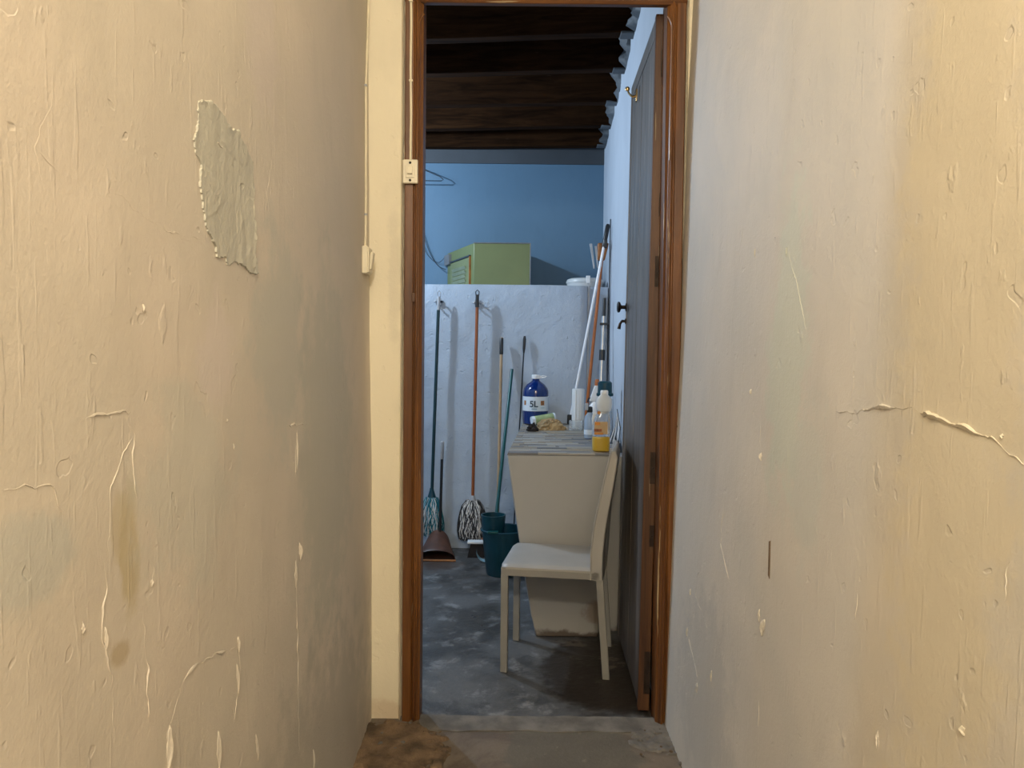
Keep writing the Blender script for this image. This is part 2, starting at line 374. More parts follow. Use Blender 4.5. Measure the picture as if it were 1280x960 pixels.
def flake(side, y, z, wd, ht, curl=.012, a=0, mat=None):
    """curled scale of loose paint held along one edge"""
    wd *= .40; curl *= .34
    vs = []; nu, nv = 4, 8
    for j in range(nv+1):
        v = j/nv; ww = wd*(.08+max(0, math.sin(math.pi*v**1.5)))*max(.15, .75+1.6*nz(v*9, y*31, z*17))
        for i in range(nu+1):
            u = i/nu; yy = (u-.5)*ww+.15*wd*nz(v*3, y*9, 2); zz = (v-.5)*ht
            y2 = yy*math.cos(a)-zz*math.sin(a); z2 = yy*math.sin(a)+zz*math.cos(a)
            vs.append(wpt(side, y+y2, z+z2, .0005+curl*(u**2)*math.sin(math.pi*v)))
    W = nu+1; fs = [(j*W+i, j*W+i+1, (j+1)*W+i+1, (j+1)*W+i) for j in range(nv) for i in range(nu)]
    o = B().add(vs, fs).build('paint_flake', mat or ('left' if side == 'L' else 'right'), wl if side == 'L' else wr, smooth=True)
    s_ = o.modifiers.new('s', 'SOLIDIFY'); s_.thickness = .0012; s_.offset = 0
    return o
# big bare plaster patch on the left wall
outline = [(1.187, 1.631), (1.234, 1.65), (1.281, 1.647), (1.324, 1.632), (1.358, 1.638), (1.39, 1.622), (1.432, 1.602), (1.439, 1.556), (1.433, 1.515), (1.445, 1.476), (1.435, 1.433), (1.456, 1.4), (1.412, 1.393), (1.374, 1.404), (1.331, 1.407), (1.297, 1.392), (1.287, 1.41), (1.252, 1.404), (1.237, 1.426), (1.215, 1.439), (1.2, 1.471), (1.189, 1.502), (1.193, 1.539), (1.173, 1.55), (1.168, 1.569), (1.183, 1.597)]
def inside(y, z, poly):
    c = False; j = len(poly)-1
    for i in range(len(poly)):
        yi, zi = poly[i]; yj, zj = poly[j]
        if (zi > z) != (zj > z) and y < (yj-yi)*(z-zi)/(zj-zi)+yi: c = not c
        j = i
    return c
def edge_d(y, z, poly):
    p = Vector((y, z)); d = 9
    for i in range(len(poly)):
        a = Vector(poly[i]); b_ = Vector(poly[(i+1) % len(poly)]); t = max(0, min(1, (p-a).dot(b_-a)/(b_-a).length_squared))
        d = min(d, (p-(a+(b_-a)*t)).length)
    return d
ys = [p[0] for p in outline]; zs = [p[1] for p in outline]
y0, y1, z0, z1 = min(ys)-.01, max(ys)+.01, min(zs)-.01, max(zs)+.01
def patch(u, v):
    y = y0+(y1-y0)*u; z = z0+(z1-z0)*v
    yy = y+.004*nz(y*60, z*60, 4); zz = z+.005*nz(y*60, z*60, 14)
    d = edge_d(yy, zz, outline); k = d if inside(yy, zz, outline) else -d
    if k < 0: return wpt('L', y, z, -.004)
    rim = math.exp(-((k-.002)/.0025)**2)*.0016*max(0, .3+1.6*nz(y*90, z*90, 2))
    steps = .0006*(1 if nz(y*14, z*3.5, 6) > 0 else 0)
    h = .0012+rim+steps+.0012*nz(y*40, z*9, 6)+.0006*nz(y*120, z*90, 7)+.0007*(1 if nz(y*5, z*11, 60) > .05 else 0)
    return wpt('L', y, z, h)
o = sheet('plaster_patch', patch, 90, 110, 'patch', None, wl); tag(o, 'rough unpainted plaster patch with raised edges')
LR = [[(1.177, 1.575), (1.232, 1.588), (1.293, 1.59), (1.353, 1.597)], [(1.198, 1.501), (1.249, 1.508), (1.327, 1.515)], [(1.353, 1.597), (1.356, 1.566), (1.366, 1.519)], [(1.249, 1.508), (1.262, 1.472), (1.267, 1.434), (1.263, 1.418)],
      [(0.825, 1.179), (0.894, 1.177), (0.969, 1.174)], [(0.969, 1.174), (0.974, 1.143), (0.967, 1.108), (0.98, 1.06)], [(0.974, 1.143), (0.941, 1.12), (0.917, 1.082), (0.911, 1.049), (0.908, 1.012)],
      [(0.717, 1.119), (0.752, 1.114), (0.805, 1.108), (0.815, 1.078), (0.815, 1.06)], [(0.992, 0.916), (0.996, 0.841), (1, 0.761), (1.015, 0.747)], [(1.072, 0.766), (1.152, 0.777), (1.231, 0.765), (1.324, 0.733)],
      [(1.061, 0.666), (1.048, 0.719), (1.071, 0.741), (1.087, 0.755)], [(1.332, 0.747), (1.338, 0.687), (1.304, 0.618)], [(1.716, 1.084), (1.695, 1.024), (1.699, 0.973)], [(1.694, 0.81), (1.692, 0.739), (1.7, 0.609), (1.704, 0.343)],
      [(0.897, 1.014), (0.899, 0.966), (0.89, 0.922), (0.909, 0.856), (0.91, 0.778)], [(0.93, 1.441), (1.01, 1.427), (1.092, 1.417), (1.227, 1.427)], [(0.79, 1.452), (0.831, 1.441), (0.843, 1.438)], [(1.541, 1.633), (1.518, 1.565), (1.53, 1.474)],
      [(0.807, 1.357), (0.803, 1.328)], [(1.614, 1.098), (1.769, 1.088), (1.825, 1.079)], [(0.804, 1.415), (0.783, 1.458), (0.816, 1.517)]]
for k, p in enumerate(LR):
    ridge('L', p, .0035 if k not in (15, 16, 17, 18, 20) else .002, .0032 if k not in (15, 16, 17, 18, 20) else .001)
for (y, z), w_, h_, c_, a_ in [
    ([(1.719, 0.803)][0], .03, .045, .02, .1), ([(1.686, 0.762)][0], .022, .06, .010, 0), ([(1.708, 1.031)][0], .014, .085, .008, 0), ([(1.052, 0.694)][0], .022, .07, .016, -.2),
    ([(1.232, 0.599)][0], .03, .07, .012, 0), ([(1.328, 0.74)][0], .014, .03, .010, 0), ([(1.322, 0.68)][0], .016, .06, .01, .1), ([(1.005, 1.307)][0], .006, .01, .006, 0),
    ([(1.32, 1.089)][0], .006, .010, .004, 0), ([(1.828, 0.268)][0], .012, .05, .012, 0), ([(1.015, 0.943)][0], .008, .012, .006, 0), ([(0.849, 0.941)][0], .010, .015, .008, 0), ([(0.897, 0.91)][0], .012, .03, .008, 0),
    ([(1.289, 1.136)][0], .02, .006, .004, 0), ([(1.417, 0.51)][0], .02, .06, .008, .2)]:
    flake('L', y, z, w_, h_, c_, a_)
RR = [[(1.348, 1.156), (1.242, 1.165), (1.163, 1.18), (1.048, 1.18), (0.962, 1.17), (0.889, 1.156), (0.831, 1.136)], [(1.205, 0.882), (1.209, 0.842), (1.214, 0.831)], [(1.124, 0.701), (1.114, 0.678)], [(1.713, 1.157), (1.711, 1.068), (1.673, 0.985)],
      [(2.147, 0.681), (2.229, 0.612), (2.238, 0.55), (2.073, 0.503)], [(2.286, 0.474), (2.293, 0.399), (2.18, 0.336), (2.212, 0.239)], [(1.976, 0.894), (1.994, 0.764), (1.893, 0.689)], [(1.59, 1.477), (1.501, 1.356), (1.46, 1.293)], [(0.846, 1.03), (0.852, 1.01), (0.855, 0.973)], [(1.637, 0.539), (1.641, 0.449)]]
for k, p in enumerate(RR): ridge('R', p, .006 if k == 0 else .003, .007 if k == 0 else .002)
for (y, z), w_, h_, c_, a_ in [
    ([(1.695, 1.032)][0], .02, .018, .015, 0), ([(1.629, 0.673)][0], .03, .045, .02, .3), ([(1.658, 0.689)][0], .016, .03, .008, 0), ([(0.914, 0.803)][0], .018, .012, .01, -.4),
    ([(1.79, 1.172)][0], .014, .012, .010, 0), ([(1.118, 0.688)][0], .008, .03, .006, 0), ([(1.594, 1.469)][0], .004, .02, .004, 0), ([(1.807, 1.496)][0], .004, .02, .004, 0), ([(0.875, 1.164)][0], .008, .006, .008, 0),
    ([(2.298, 0.543)][0], .02, .02, .01, 0), ([(2.317, 0.414)][0], .02, .03, .01, 0), ([(2.03, 0.399)][0], .02, .03, .01, 0), ([(2.175, 0.303)][0], .03, .03, .01, 0)]:
    flake('R', y, z, w_, h_, c_, a_)
# dark slot in the right wall
y, z = [(1.609, 0.827)][0]
o = B().add([wpt('R', y-.006, z-.04, .0012), wpt('R', y+.003, z-.035, .0012), wpt('R', y+.006, z+.036, .0012), wpt('R', y-.003, z+.04, .0012), wpt('R', y-.006, z-.04, -.004), wpt('R', y+.003, z-.035, -.004), wpt('R', y+.006, z+.036, -.004), wpt('R', y-.003, z+.04, -.004)],
    [(0, 1, 2, 3), (4, 5, 6, 7), (0, 1, 5, 4), (1, 2, 6, 5), (2, 3, 7, 6), (3, 0, 4, 7)]).build('wall_slot', 'warm_brown', wr)

# ------------------------------------------------------------------ door frame
fr = thing('trim_1', (.1, 2.6, 0), 'varnished brown wooden door frame with chipped edges', kind='structure')
fo = (.1, 2.6, 0)
def casing(x0, x1, z1, inner):
    # moulded section: x runs from the outer to the inner edge
    d = x1-x0
    prof = [(0, 2.655), (0, 2.572), (.06, 2.566), (.50, 2.566), (.54, 2.572), (.60, 2.572), (.64, 2.564), (.74, 2.562), (.78, 2.568), (.83, 2.568), (.87, 2.574), (1, 2.580), (1, 2.655)]
    n = len(prof); a = [(x0+d*p-fo[0], y-fo[1], 0) for p, y in prof]; c_ = [(x, y, z1) for x, y, _ in a]
    return B().loft(a, c_)
casing(-.364, -.303, 2.43, 1).build('jamb', 'frame', fr, bevel=.0015)
casing(.562, .499, 2.43, 1).build('jamb', 'frame', fr, bevel=.0015)
prof = [(2.53, 2.640), (2.53, 2.572), (2.52, 2.564), (2.445, 2.564), (2.440, 2.569), (2.434, 2.569), (2.430, 2.562), (2.416, 2.562), (2.406, 2.570), (2.406, 2.592), (2.44, 2.593), (2.44, 2.640)]
a = [(-.364-.1, y-2.6, z) for z, y in prof]
B().prism(a, (.926, 0, 0)).build('head', 'framex', fr, bevel=.0015)
def arc(cx, cz, r, a0, a1, n=10): return [(cx+r*math.cos(a0+(a1-a0)*i/n), cz+r*math.sin(a0+(a1-a0)*i/n)) for i in range(n+1)]
# rounded bead across the two upper corners
pl = [(-.317, 2.0), (-.317, 2.33)] + arc(-.277, 2.345, .040+.0, math.pi, math.pi/2) + [(-.20, 2.392)]
for k, (sgn, xx) in enumerate([(1, 0), (-1, 0)]):
    pp = [(x if sgn > 0 else .196-x, z) for x, z in [(-.316, 1.9), (-.316, 2.30)] + arc(-.300+.03, 2.33, .046, math.pi, math.pi*.72)[1:]]
    B().tube([(x-.1, -.036, z) for x, z in pp], .0028, 6).build('bead', 'frame', fr, smooth=True)
o = B().box((-.33-.1, -.036, 1.44), (.012, .006, .03)).build('broken_catch', 'stile', fr, bevel=.002)
for zz in (1.02, .93):
    B().lathe([(.004, 0), (.004, .003)], n=8).build('nail', 'rust', fr, loc=(.447+.008, -.037, zz)).rotation_euler = (R(90), 0, 0)

# ------------------------------------------------------------------ the open door
dr = thing('door_1', (.4525, 2.655, .012), 'open weathered grey plank door seen almost edge-on', rz=R(88.1), kind='structure')
dr.rotation_euler = (R(.57), 0, R(88.1))
DL, DT, DH = .72, .040, 2.402
nb = 6; bw = (DL-.03)/nb
for i in range(nb):
    B().box((.03+bw*(i+.5), -.020+random.uniform(-.001, .001), DH/2), (bw-.0025, DT-.012, DH-.012)).build('plank', 'plank', dr, bevel=.002)
B().box((.014, -DT/2, DH/2), (.029, DT, DH)).build('stile', 'stile', dr, bevel=.002)
B().box((DL-.012, -DT/2-.001, DH/2), (.026, DT-.004, DH-.004)).build('stile', 'plank', dr, bevel=.002)
B().box((DL/2, -DT/2, DH-.03), (DL-.03, DT-.006, .058)).build('top_rail', 'plank', dr, bevel=.002)
for z0_, z1_, w_ in [(2.19, 2.285, .5), (1.72, 1.80, .35), (1.48, 1.585, .55), (.80, .91, .5), (.58, .655, .4), (.06, .21, .55)]:
    h = B().box((.0, -DT*(1-w_/2)+.0, (z0_+z1_)/2), (.004, DT*w_, z1_-z0_)).build('hinge_leaf', 'rust', dr)
    B().lathe([(.003, 0), (.003, .002)], n=8).build('screw', 'iron', h, loc=(-.003, -DT*(1-w_/2), (z0_+z1_)/2)).rotation_euler = (0, R(-90), 0)
# brass coat hook
hk = B().box((0, 0, 0), (.020, .006, .05)).build('coat_hook', 'brass', dr, bevel=.002, loc=(.47, .004, 2.285)); tag(hk, 'brass coat hook')
hook = B().tube([(0, .002, 0), (.002, .012, -.004), (.006, .022, .002), (.012, .030, .014), (.016, .034, .026)], [.005, .005, .0045, .004, .004], 8).build('hook_arm', 'brass', hk, smooth=True)
B().lathe([(.003, -.009), (.008, -.006), (.010, 0), (.008, .006), (.003, .009)], n=12).build('hook_ball', 'brass', hk, smooth=True, loc=(.017, .035, .032))
kb = B().lathe([(.018, 0), (.018, .003), (.008, .006), (.008, .022), (.022, .028), (.024, .036), (.018, .040)], n=16).build('door_knob', 'iron', dr, smooth=True, loc=(DL-.05, 0, 1.452)); kb.rotation_euler = (R(-90), 0, 0)
lt = B().lathe([(.012, 0), (.012, .004), (.006, .006), (.006, .02)], n=12).build('latch_handle', 'iron', dr, smooth=True, loc=(DL-.05, 0, 1.392)); lt.rotation_euler = (R(-90), 0, 0)
B().tube([(0, 0, .018), (.0, .012, .026), (.0, .034, .030)], [.005, .006, .008], 8).build('lever', 'iron', lt, smooth=True)

# ------------------------------------------------------------------ store room shell
XL = -2.6
def frx(y): return .535 if y < 3.3 else .535+(y-3.3)*.052
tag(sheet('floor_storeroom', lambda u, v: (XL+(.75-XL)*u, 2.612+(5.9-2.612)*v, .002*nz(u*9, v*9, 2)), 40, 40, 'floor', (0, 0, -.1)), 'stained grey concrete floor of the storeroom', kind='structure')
def f_rt(u, v):
    y = 2.65+3.15*u; z = v*3.0
    return (frx(y)+.006*nz(y*1.8, z*1.5, 31)*(min(1, max(0, (y-3.3)*2))), y, z)
tag(sheet('wall_storeroom_right', f_rt, 60, 50, 'store_right', (.1, 0, 0)), 'whitewashed wall on the right of the storeroom', kind='structure')
tag(B().box(((XL+.75)/2, 5.76, 1.5), (.75-XL+.1, .1, 3)).build('wall_storeroom_back', 'blue'), 'blue painted upper wall at the back of the storeroom', kind='structure')
tag(B().box(((XL+.66)/2, 5.702, 2.722), (.66-XL, .016, .13)).build('trim_3', 'grey_band'), 'dark grey strip of wall under the last ceiling beam', kind='structure')
tag(B().box((XL-.05, 4.2, 1.5), (.1, 3.3, 3)).build('wall_storeroom_left', 'store_right'), 'whitewashed wall on the left of the storeroom', kind='structure')
tag(B().box(((XL-.6)/2, 2.68, 1.5), (-XL-.6+.0, .06, 3)).build('wall_storeroom_front', 'store_right'), 'whitewashed back of the wall left of the doorway', kind='structure')
cl = B().box(((XL+.75)/2, 4.22, 2.98), (.75-XL+.1, 3.2, .06)).build('ceiling', 'board'); tag(cl, 'dark board ceiling of the storeroom', kind='structure')
yw = [3.66, 4.11, 4.63, 5.10, 5.565]
ang = R(-5.2)
for k, y in enumerate(yw):
    # beams run from wall to wall, slightly out of square
    n = 14; vs = []; x0b, x1b = XL, frx(y)+.06
    for i in range(n+1):
        x = x0b+(x1b-x0b)*i/n; yc = y+.035-(x-.05)*math.tan(R(5.2))*(1 if k < 4 else .7); q = .006*nz(x*1.3, k*5, 0)
        yc = min(yc, 5.64)
        vs += [(x, yc-.034, 2.75+q), (x, yc+.034, 2.75+q), (x, yc+.034, 2.96), (x, yc-.034, 2.96)]
    fs = [(i*4+j, i*4+(j+1) % 4, i*4+4+(j+1) % 4, i*4+4+j) for i in range(n) for j in range(4)] + [(0, 3, 2, 1), (n*4, n*4+1, n*4+2, n*4+3)]
    B().add(vs, fs).build('beam', 'beam', cl, bevel=.004)
for k in range(5):  # mortar daubed round the beam ends
    y = yw[k]-(.5)*math.tan(R(5.2))+.035
    def mf(u, v, y=y, k=k):
        a = u*2-1; b_ = v*2-1; m_ = max(0, 1-(a*a)**2)*max(0, 1-(b_*b_)**2)
        q_ = max(0, .5+1.3*nz(a*1.6+k*3.1, b_*1.8, k*7)); return (frx(y)-.003-.055*q_*m_**.4, y-.30+.26*u, 2.85+.11*b_)
    sheet('mortar_daub', mf, 12, 12, 'mortar', (.03, 0, 0), cl)
    B().box((frx(y)-.03, y, 2.752), (.07, .072, .012)).build('mortar_daub', 'mortar', cl, bevel=.004)

# partition / cistern wall with a rounded right corner and a recess beside it
pts = [(XL, 4.95)]
xs_ = [XL+i*(.42-XL)/24 for i in range(1, 25)]
pts += [(x, 4.95+.006*nz(x*3, 0, 4)) for x in xs_] + [(.455, 4.957), (.478, 4.972), (.487, 4.995), (.490, 5.04), (.62, 5.045), (.62, 5.30), (.62, 5.71), (XL, 5.71)]
nzv = 24
b = B(); vs = []
for j in range(nzv+1):
    z = 1.705*j/nzv
    for i, (x, y) in enumerate(pts):
        q = (.008*nz(x*2.5, z*2.5, 41)+.002*nz(x*12, z*12, 41)) if y < 5 else 0
        e = .010 if (j == nzv and y < 5.2) else 0
        vs.append((x, y+q+e, z+(.004*nz(x*3, y, 77) if j == nzv else 0)))
n = len(pts)
fs = [(j*n+i, j*n+(i+1) % n, (j+1)*n+(i+1) % n, (j+1)*n+i) for j in range(nzv) for i in range(n)] + [tuple(range(n-1, -1, -1)), tuple(nzv*n+i for i in range(n))]
pt = b.add(vs, fs).build('wall_partition', 'store_white', smooth=True); tag(pt, 'lumpy whitewashed half wall below the blue wall', kind='structure')
PZ = 1.707

# ------------------------------------------------------------------ switches and cables in the corridor
(ysw, zsw) = [(2.462, 1.544)][0]
xw = lx(2.50, 1.55)
t = thing('light_switch', (xw, 2.502, 1.552), 'white surface switch box on the left corridor wall beside the end wall', 'switch', group='light switches')
B().box((.009, 0, 0), (.018, .072, .088)).build('switch_box', 'ivory', t, bevel=.003)
B().box((.0195, 0, 0), (.004, .062, .078)).build('face_plate', 'ivory', t, bevel=.001)
B().box((.0245, .005, 0), (.009, .030, .055), Matrix.Rotation(R(7), 3, 'Y')).build('rocker', 'ivory', t, bevel=.0015)
cpts = [(lx(y, z)+.004, y, z) for y, z in [(2.505, 1.597)] + [(2.52, 1.704), (2.525, 1.881), (2.533, 2.122), (2.565, 2.281), (2.584, 2.418)] + [(2.56, 2.7), (2.56, 2.98)]]
t = thing('wall_cable', cpts[0], 'thin cream cable running down the left wall to the switch box', 'cable')
B().tube([rel(p, cpts[0]) for p in cpts], .0038, 8).build('cord', 'cable', t, smooth=True)
for y, z in [(2.533, 2.122), (2.52, 1.704)]:
    B().box(rel((lx(y, z)+.004, y, z), cpts[0]), (.009, .013, .006)).build('cable_clip', 'greypl', t)
o_ = [(-0.342, 2.56, 1.841)][0]
t = thing('light_switch', (o_[0], 2.563, 1.852), 'small ivory switch with two screw holes on the left door jamb', 'switch', group='light switches')
B().box((0, -.006, 0), (.050, .012, .078)).build('switch_box', 'ivory', t, bevel=.003)
B().box((0, -.0135, 0), (.028, .003, .042)).build('face_plate', 'ivory', t, bevel=.001)
B().box((0, -.0175, .003), (.017, .007, .026), Matrix.Rotation(R(-8), 3, 'X')).build('rocker', 'ivory', t, bevel=.0015)
for zz in (.028, -.029):
    B().lathe([(.0042, 0), (.0042, .0012)], n=10).build('screw_hole', 'hole', t, loc=(0, -.0118, zz)).rotation_euler = (R(90), 0, 0)
c0 = (o_[0], 2.560, 1.889)
t = thing('wall_cable', c0, 'thin cream cable on the door frame rising from the ivory jamb switch', 'cable')
B().tube([(0, 0, 0), (.001, 0, .15), (-.001, -.001, .3), (.0, 0, .45), (-.001, -.002, .53), (-.001, -.003, .64)], .0040, 8).build('cord', 'cable', t, smooth=True)
B().box((0, -.001, .26), (.012, .009, .005)).build('cable_clip', 'cable', t); B().box((-.001, -.004, .515), (.012, .009, .005)).build('cable_clip', 'cable', t)

# ------------------------------------------------------------------ masonry counter with slate strips
ct = thing('masonry_counter', (.2, 3.37, 0), 'tapered cream plaster counter with a grey slate strip top', 'counter')
co = (.2, 3.37, 0)
top = [(-.018, 3.388), (.452, 3.388), (.515, 3.62), (.56, 4.2), (.600, 4.93), (.075, 4.93)]
bot = [(.118, 3.388), (.395, 3.388), (.46, 3.62), (.52, 4.2), (.58, 4.93), (.17, 4.93)]
lev = []
for k in range(9):
    f_ = k/8; g = f_**.85
    lev.append([rel((lerp(b_, t_, g)[0], lerp(b_, t_, g)[1]+.0, .0+.811*f_), co) for b_, t_ in zip(bot, top)])
b = B(); n = 6
vs = [p for L_ in lev for p in L_]
fs = [(k*n+i, k*n+(i+1) % n, (k+1)*n+(i+1) % n, (k+1)*n+i) for k in range(8) for i in range(n)] + [tuple(range(n-1, -1, -1)), tuple(8*n+i for i in range(n))]
b.add(vs, fs).build('pedestal', 'counter', ct, bevel=.006)
B().loft([rel(p, co) for p in ((.425, 3.47, 0), (.533, 3.47, 0), (.533, 3.60, 0), (.425, 3.60, 0))], [rel(p, co) for p in ((.44, 3.45, .80), (.533, 3.45, .80), (.533, 3.60, .80), (.44, 3.60, .80))]).build('side_infill', 'counter', ct)
B().prism([rel((x, y, .811), co) for x, y in top], (0, 0, .0035)).build('mortar_bed', 'grout', ct)
rows = 36; dy = (4.925-3.39)/rows
def xr(y):
    for i in range(1, 4):
        if y <= top[i+1][1]: return top[i][0]+(top[i+1][0]-top[i][0])*(y-top[i][1])/(top[i+1][1]-top[i][1])
    return .60
for r in range(rows):
    ya = 3.39+r*dy+.001; yb = ya+dy-.002; xa = -.018+(ya-3.37)*.0596+.001; xe = xr(ya)-.002
    x = xa; first = True
    while x < xe-.01:
        L_ = random.uniform(.06, .17)*(random.random() if first else 1)+.02; x2 = min(x+L_, xe)
        if xe-x2 < .03: x2 = xe
        h = random.uniform(.0050, .0085)
        B().box((( x+x2)/2-co[0], (ya+yb)/2-co[1], .814+h/2), (x2-x-.0015, yb-ya, h)).build('tile', 'tile%d' % random.choice([0, 0, 1, 1, 1, 2, 3, 3]), ct)
        x = x2; first = False
CZ = .8225

# ------------------------------------------------------------------ cream chair
ch = thing('dining_chair', (-.02, 3.008, 0), 'cream leather chair with metal legs in front of the counter', 'chair', rz=R(-8.5))
W_, D_ = .344, .36
def leg(x, y, x2=None):
    x2 = x if x2 is None else x2; s_ = .014
    return B().loft([(x2+i*s_, y+j*s_, 0) for i, j in ((-1, -1), (1, -1), (1, 1), (-1, 1))], [(x+i*s_, y+j*s_, .39) for i, j in ((-1, -1), (1, -1), (1, 1), (-1, 1))])
for x, y, x2 in [(0, 0, 0), (0, W_, 0), (.372, 0, .402), (.372, W_, .402)]:
    leg(x, y, x2).build('leg', 'leather_dark', ch, bevel=.002)
b = B()
b.box((.18, 0, .403), (.388, .028, .036)).box((.18, W_, .403), (.388, .028, .036)).box((0, W_/2, .403), (.028, W_-.028, .036)).box((.36, W_/2, .403), (.028, W_-.028, .036))
b.build('seat_frame', 'leather_dark', ch, bevel=.004)
def seat(u, v):
    x = -.016+.368*u; y = -.016+(W_+.032)*v
    e = min(u, 1-u, v, 1-v); r = min(1, e/.07)
    if u < .25:  # rounded front corners
        cut = .018*(1-math.sqrt(max(0, 1-(1-min(1, min(v, 1-v)/.12))**2)))*(1-u/.25); x += cut*1.2
    return (x, y, .4215+.010*math.sqrt(max(0, 1-(1-r)**2))+.003*math.sin(math.pi*u)*math.sin(math.pi*v)+.0012*nz(u*5, v*5, 3))
sheet('seat', seat, 28, 28, 'leather', (0, 0, -.008), ch)
prof_in = [(.338, .386), (.338, .50), (.346, .58), (.360, .66), (.377, .74), (.392, .81), (.405, .87), (.410, .900)]
th_ = [.046, .046, .045, .043, .040, .036, .030, .018]
ring = []
a = [(x, z) for x, z in prof_in]; c_ = [(x+t_*.97, z-t_*.2) for (x, z), t_ in zip(prof_in, th_)]
poly = [(p[0], -.014, p[1]) for p in a] + [(p[0], -.014, p[1]) for p in reversed(c_)]
poly2 = [(p[0]+.0, W_+.014, p[1]) for p in poly[:]]
poly2 = [(x, W_+.014, z) for x, _, z in poly]
br_ = B()
sections = []
NS = 14
for k in range(NS+1):
    v = k/NS; y = -.014+(W_+.028)*v; hol = .012*math.sin(math.pi*v)
    sec = [(x+(hol if i < 8 else hol*.6), y, z-(.010*(abs(2*v-1)**6) if i in (7, 8) else 0)) for i, (x, _, z) in enumerate(poly)]
    sections.append(sec)
n = len(poly)
vs = [p for s_ in sections for p in s_]
fs = [(k*n+i, k*n+(i+1) % n, (k+1)*n+(i+1) % n, (k+1)*n+i) for k in range(NS) for i in range(n)] + [tuple(range(n-1, -1, -1)), tuple(NS*n+i for i in range(n))]
bk = br_.add(vs, fs).build('backrest', 'leather', ch, bevel=.004)
B().tube([(x-.001, -.015, z) for x, z in prof_in], .0028, 6).build('piping', 'leather', bk, smooth=True)

# ------------------------------------------------------------------ things standing on the counter
def at(x, y): return (x, y, CZ)
# 5 litre blue bottle
t = thing('jerry_bottle', at(.150, 4.84), 'five litre bottle of dark blue liquid with a white label and handle cap', 'bottle')
B().lathe([(.070, 0), (.078, .006), (.080, .03), (.079, .10), (.080, .18), (.080, .205), (.074, .225), (.055, .25), (.030, .268), (.022, .275), (.022, .285)], n=28).build('body', 'bluelid', t, smooth=True)
B().lathe([(.0812, .085), (.0814, .175)], n=28, cap=False).build('paper_label', 'label_white', t, smooth=True)
lb = t.children[-1] if t.children else None
B().lathe([(.026, .285), (.027, .288), (.027, .307), (.024, .310)], n=18).build('cap', 'whitepl', t, smooth=True)
B().tube([(.02, -.012, .300), (.05, -.02, .304), (.066, -.02, .300), (.055, -.024, .293), (.022, -.015, .291)], .0035, 8).build('carry_handle', 'whitepl', t, smooth=True)
def curved_mark(px0, px1, z0_, z1_, mat, name, r=.0820):
    vs = []; n = 6
    for i in range(n+1):
        a = -math.pi/2+(px0+(px1-px0)*i/n)/r
        vs += [(r*math.cos(a), r*math.sin(a), z0_), (r*math.cos(a), r*math.sin(a), z1_), ((r-.0006)*math.cos(a), (r-.0006)*math.sin(a), z0_), ((r-.0006)*math.cos(a), (r-.0006)*math.sin(a), z1_)]
    fs = [(i*4, i*4+4, i*4+5, i*4+1) for i in range(n)]+[(i*4+2, i*4+3, i*4+7, i*4+6) for i in range(n)]
    return B().add(vs, fs).build(name, mat, t)
curved_mark(.030, .056, .122, .150, 'inkbrown', 'printed_emblem'); curved_mark(-.088, -.070, .122, .150, 'inkbrown', 'printed_emblem')
curved_mark(-.028, .006, .094, .102, 'inkpale', 'printed_band'); curved_mark(.030, .058, .104, .108, 'inkpale', 'printed_band')
def text(body, size, loc, rot, mat, parent, ext=.0004):
    cu = bpy.data.curves.new('text', 'FONT'); cu.body = body; cu.size = size; cu.extrude = ext; cu.align_x = 'CENTER'; cu.offset = size*.018
    tmp = bpy.data.objects.new('tmp', cu); C.objects.link(tmp); bpy.context.view_layer.update()
    me = bpy.data.meshes.new_from_object(tmp.evaluated_get(bpy.context.evaluated_depsgraph_get())); bpy.data.objects.remove(tmp)
    me.materials.clear(); me.materials.append(M[mat]); o = bpy.data.objects.new('lettering', me); C.objects.link(o)
    o.location = loc; o.rotation_euler = rot; o.parent = parent; return o
text('5L', .054, (-.014, -.0825, .112), (R(90), 0, 0), 'ink', t, .0012)
# rolled green printed paper
p0, p1 = Vector((.125, 4.70, CZ+.030)), Vector((.262, 4.74, CZ+.052))
t = thing('paper_roll', (.19, 4.70, CZ), 'rolled green and white printed paper behind the brown rag', 'roll')
q0, q1 = p0-Vector((.19, 4.70, CZ)), p1-Vector((.19, 4.70, CZ))
B().tube([q0, q1], .027, 16).build('roll_sheet', 'greenpaper', t, smooth=True)
B().tube([q0-(q1-q0)*.02, q0+(q1-q0)*.12], .0275, 16).build('roll_end', 'label_white', t, smooth=True)
B().tube([q1-(q1-q0)*.05, q1+(q1-q0)*.02], .0275, 16).build('roll_end', 'label_white', t, smooth=True)
# crumpled brown paper
def crump(cx, cy, rx_, ry_, h, seed, name, label, cat, mat='kraft'):
    b = B(); n1, n2 = 30, 14; vs = []
    for j in range(n2+1):
        ph = math.pi/2*j/n2
        for i in range(n1):
            a = 2*math.pi*i/n1; x, y, z = math.cos(a)*math.cos(ph), math.sin(a)*math.cos(ph), math.sin(ph)
            k = 1+.35*nz(x*2.2+seed, y*2.2, z*2.2)+.22*abs(nz(x*6, y*6+seed, z*6))
            vs.append((x*rx_*k, y*ry_*k, max(0, z*h*k)))
    fs = [(j*n1+i, j*n1+(i+1) % n1, (j+1)*n1+(i+1) % n1, (j+1)*n1+i) for j in range(n2) for i in range(n1)]+[tuple(range(n1-1, -1, -1))]
    o = b.add(vs, fs).build(name, mat); o.location = (cx, cy, CZ); return tag(o, label, cat)
crump(.222, 4.46, .080, .055, .058, 3, 'crumpled_paper', 'crumpled brown paper bundle on the slate counter top', 'paper')
crump(.120, 4.38, .030, .028, .040, 8, 'crumpled_rag', 'small dark brown crumpled rag left of the paper bundle', 'rag', 'bristle')
